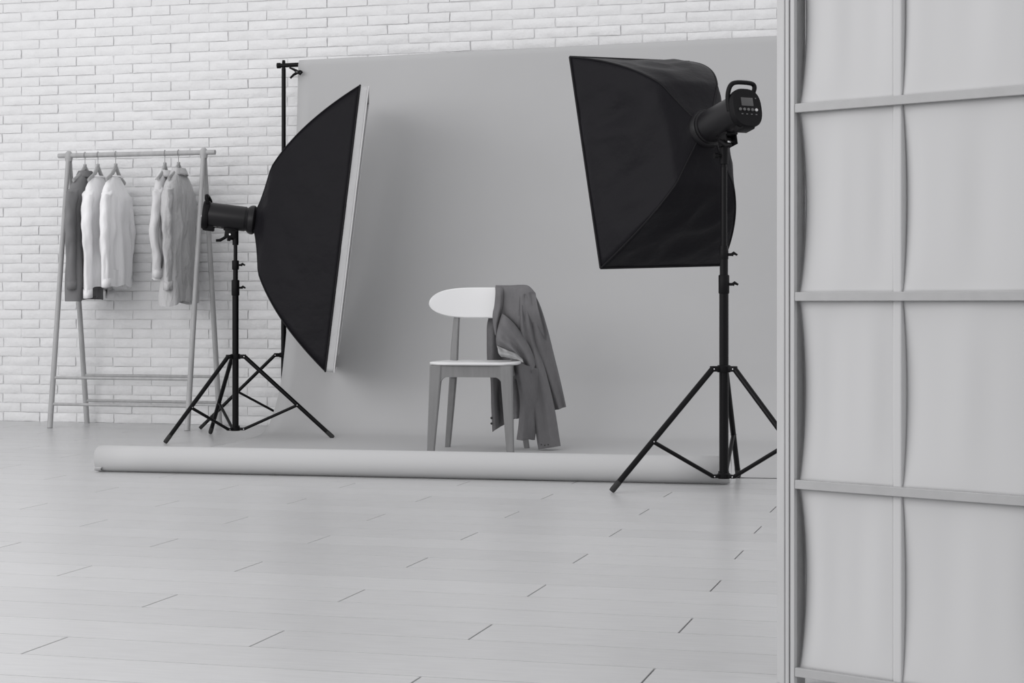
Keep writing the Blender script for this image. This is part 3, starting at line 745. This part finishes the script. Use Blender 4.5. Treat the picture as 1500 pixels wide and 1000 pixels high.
# front flap, folded back on itself and running diagonally down to the hem
cloth('front_flap', [
    [(735, 459, 8.955), (732, 468, 8.945), (729, 480, 8.945), (727, 495, 8.95), (728, 505, 8.955)],
    [(741, 463, 8.935), (738, 474, 8.90), (735, 487, 8.915), (733, 499, 8.895), (736, 508, 8.92)],
    [(748, 469, 8.93), (746, 482, 8.885), (744, 494, 8.905), (743, 505, 8.88), (747, 514, 8.90)],
    [(757, 479, 8.93), (755, 492, 8.88), (754, 504, 8.90), (754, 514, 8.87), (758, 520, 8.89)],
    [(767, 494, 8.93), (764, 506, 8.88), (763, 518, 8.90), (763, 528, 8.87), (765, 533, 8.89)],
    [(777, 512, 8.93), (772, 523, 8.89), (770, 534, 8.91), (769, 545, 8.88), (767, 552, 8.90)],
    [(785, 533, 8.94), (779, 545, 8.90), (775, 556, 8.92), (770, 566, 8.89), (762, 566, 8.90)]], nu=50, nv=60, amp=.008, seed=4)
# crumpled lining lying on the seat
cloth('lining', [
    [(728, 506, 8.91), (736, 510, 8.90), (746, 514, 8.89), (756, 518, 8.88), (765, 526, 8.87)],
    [(729, 510, 8.885), (737, 514, 8.88), (747, 518, 8.86), (757, 522, 8.855), (765.5, 528, 8.855)],
    [(730, 517, 8.87), (738, 518.5, 8.865), (748, 520, 8.85), (758, 524, 8.845), (766, 530, 8.845)],
    [(734, 522, 8.90), (741, 523, 8.875), (750, 525, 8.86), (759, 527, 8.85), (766, 531, 8.84)]], 'lining', 30, 24, .005, 30, .002, 5, 'pale crumpled lining')
# hem of the front hanging beside the front right leg
cloth('front_panel', [
    [(752, 533, 8.87), (757, 531, 8.85), (763, 532, 8.86), (772, 535, 8.88), (788, 540, 8.92)],
    [(758, 560, 8.87), (763, 560, 8.845), (769, 560, 8.86), (778, 562, 8.90), (790, 566, 8.93)],
    [(762, 590, 8.88), (767, 590, 8.85), (773, 590, 8.87), (781, 592, 8.90), (790, 594, 8.93)],
    [(760, 620, 8.88), (767, 620, 8.85), (774, 620, 8.88), (781, 620, 8.90), (786, 618, 8.93)],
    [(757, 644, 8.88), (765, 645, 8.855), (773, 643, 8.885), (779, 644, 8.91), (783, 644, 8.92)]], seed=6)
cloth('front_facing', [
    [(751, 545, 8.98), (754, 546, 8.97), (758, 548, 8.98)],
    [(752, 575, 8.99), (756, 576, 8.975), (762, 576, 8.98)],
    [(753, 612, 9.0), (757, 613, 8.985), (761, 612, 8.99)]], nu=12, nv=30, amp=.003, seed=7)
def sleeve(name, path, seed, flat=.55):
    bm = bmesh.new(); cs = spline([P(a, b, d)-JO for a, b, d, _ in path], 40); ws = spline([Vector((q[3], 0, 0)) for q in path], 40); sg = 26; prev = None
    for i, c in enumerate(cs):
        t_ = (cs[min(i+1, 39)]-cs[max(i-1, 0)]).normalized(); sd = t_.cross(Vector((0, 1, 0))).normalized(); fw = t_.cross(sd)
        r_ = ws[i].x*9.0/F/2; row = []
        for k in range(sg):
            f = 2*math.pi*k/sg; w_ = 1+.07*noise.noise(Vector((math.cos(f)*1.3+seed, math.sin(f)*1.3, i*.11)))
            row.append(bm.verts.new(c+sd*(math.cos(f)*r_)+fw*(math.sin(f)*r_*flat*w_+.008*math.sin(math.cos(f)*6+seed+i*.03))))
        if prev:
            for k in range(sg): bm.faces.new((prev[k], prev[(k+1) % sg], row[(k+1) % sg], row[k]))
        else: bm.faces.new(row[::-1])
        prev = row
    inn = [bm.verts.new(v.co.lerp(cs[-1], .10)+(cs[-4]-cs[-1])) for v in prev]
    for k in range(sg): bm.faces.new((prev[k], prev[(k+1) % sg], inn[(k+1) % sg], inn[k]))
    return link(name, bm, 'blazer', jk, smooth=80)
sleeve('sleeve', [(773, 429, 8.93, 16), (779, 450, 8.93, 25), (788, 485, 8.95, 29), (798, 525, 8.98, 29), (809, 563, 8.99, 26), (820, 598, 9.0, 19.5)], 1)
s2 = sleeve('sleeve', [(768, 447, 8.925, 12), (771, 475, 8.92, 18), (777, 510, 8.95, 24), (786, 550, 8.94, 29), (796, 600, 8.93, 33), (805, 655.5, 8.92, 33)], 5, .40)
for k in range(3):
    bm = bmesh.new(); c = P(793+k*5, 651+(k % 2), 8.865)-JO; lathe(bm, [(.004, 0), (.004, .003)], Matrix.Translation(c) @ Matrix.Rotation(math.pi/2, 4, 'X'), 10)
    link('cuff_button', bm, 'button', s2)
# shoulder seam
bm = bmesh.new(); tube(bm, spline([P(*q)-JO for q in ((762, 420, 8.985), (761.5, 432, 8.940), (760.5, 448, 8.918), (759.5, 462, 8.91))], 20), .0014, 6); link('shoulder_seam', bm, 'blazer', jk)

# ------------------------------------------------------------------ folding screen
FO = Vector((.5462, 3.40, 0)); FD = Vector((.7676, -.6409, 0)).normalized(); FN = Vector((-FD.y, FD.x, 0))*-1   # FN towards the camera
if FN.y > 0: FN = -FN
fs = thing('folding_screen', 'pale folding room divider with cloth panes and wooden bars', 'folding screen', FO)
def fp(t, n, z): return FD*t+FN*n+Vector((0, 0, z))
def stile(t0_, t1_, n0, n1, name='stile', z1=1.84):
    bm = bmesh.new(); c = fp((t0_+t1_)/2, (n0+n1)/2, z1/2); a = math.atan2(FD.y, FD.x)
    box(bm, c, (t1_-t0_, abs(n1-n0), z1), Matrix.Rotation(a, 3, 'Z'), .0015); return bm
ZB = [.034, .389, .744, 1.10, 1.456, 1.81]
# end panel: stile with two grooves
for (a_, b_, n0, n1) in ((-.030, -.0235, -.012, .010), (-.0225, -.0155, -.012, .012), (-.0145, -.0045, -.012, .010), (-.030, -.0045, -.012, .004)):
    pass
bm = bmesh.new(); a = math.atan2(FD.y, FD.x); ra = Matrix.Rotation(a, 3, 'Z')
for (a_, b_, n1) in ((-.0265, -.0190, .011), (-.0160, -.0070, .011), (-.0295, -.0070, .002)):
    box(bm, fp((a_+b_)/2, (n1-.030)/2, .92), (b_-a_, n1+.030, 1.84), ra, .001)
link('stile', bm, 'screen_frame', fs, smooth=False)
bm = bmesh.new()
for (a_, b_, n1) in ((.462, .472, .011), (.475, .486, .011), (.462, .486, .005)):
    box(bm, fp((a_+b_)/2, (n1-.012)/2, .92), (b_-a_, n1+.012, 1.84), ra, .001)
link('stile', bm, 'screen_frame', fs, smooth=False)
for z in ZB:
    bm = bmesh.new(); box(bm, fp(.2290, .006, z), (.470, .010, .0168), ra, .001); link('lattice_bar', bm, 'screen_bar', fs, smooth=False)
# vertical slat behind the bars
bm = bmesh.new(); box(bm, fp(.2020, -.0120, .92), (.0175, .024, 1.78), ra, .003); link('mullion', bm, 'screen_cloth', fs, smooth=False)
# cloth panes between the bars, edges bowing in between the fixings
for (ta, tb, edge) in ((-.006, .1945, 1), (.2095, .470, 1)):
    for i in range(5):
        z0, z1 = ZB[i], ZB[i+1]; bm = bmesh.new(); nu, nv = 40, 26; vs = []
        for a_ in range(nu+1):
            row = []
            for b_ in range(nv+1):
                q = b_/nv; s_ = a_/nu; bow = math.sin(math.pi*q)
                amp = 0*(.5+1.0*random.Random(i*7+int(ta*99)).random())
                t_ = ta+(tb-ta)*s_+amp*bow*(1-s_)**3
                dist = (tb-ta)*s_
                nn_ = -.0030-.004*bow**.5-(.022 if ta < .1 else .012)*bow**.7*math.exp(-dist/(.010+.012*bow))+.0028*math.sin(s_*9+i*1.7+ta*40)*bow**.6-.0018*math.sin(s_*21+i)*bow*.5
                row.append(bm.verts.new(fp(t_, nn_, z0+(z1-z0)*q)))
            vs.append(row)
        for a_ in range(nu):
            for b_ in range(nv): bm.faces.new((vs[a_][b_], vs[a_+1][b_], vs[a_+1][b_+1], vs[a_][b_+1]))
        o = link('cloth_pane', bm, 'screen_cloth', fs); solid(o, .0008)
# next leaf of the screen, folded back behind the first
GD = Vector((.85, .53, 0)).normalized(); GO = Vector((.5185, 3.4560, 0))-FO; GN = Vector((-GD.y, GD.x, 0)); rg = Matrix.Rotation(math.atan2(GD.y, GD.x), 3, 'Z')
for k, t_ in enumerate((.0105, .47)):
    bm = bmesh.new(); box(bm, GO+GD*t_+Vector((0, 0, .92)), (.026, .022, 1.84), rg, .0015); link('stile', bm, 'screen_frame', fs, smooth=False)
for z in ZB:
    bm = bmesh.new(); box(bm, GO+GD*.24-GN*.006+Vector((0, 0, z)), (.44, .010, .0168), rg, .001); link('lattice_bar', bm, 'screen_bar', fs, smooth=False)
for i in range(5):
    bm = bmesh.new(); z0, z1 = ZB[i], ZB[i+1]
    loft(bm, [[GO+GD*.024+GN*.003+Vector((0, 0, z)), GO+GD*.24+GN*(.006)+Vector((0, 0, z)), GO+GD*.456+GN*.003+Vector((0, 0, z))] for z in (z0, (z0+z1)/2, z1)], 16, 8); o = link('cloth_pane', bm, 'screen_cloth', fs); solid(o, .0008)
for z in (.25, 1.55):
    bm = bmesh.new(); tube(bm, [fp(-.031, -.012, z-.03), fp(-.031, -.012, z+.03)], .0045, 12); link('hinge', bm, 'screen_bar', fs)
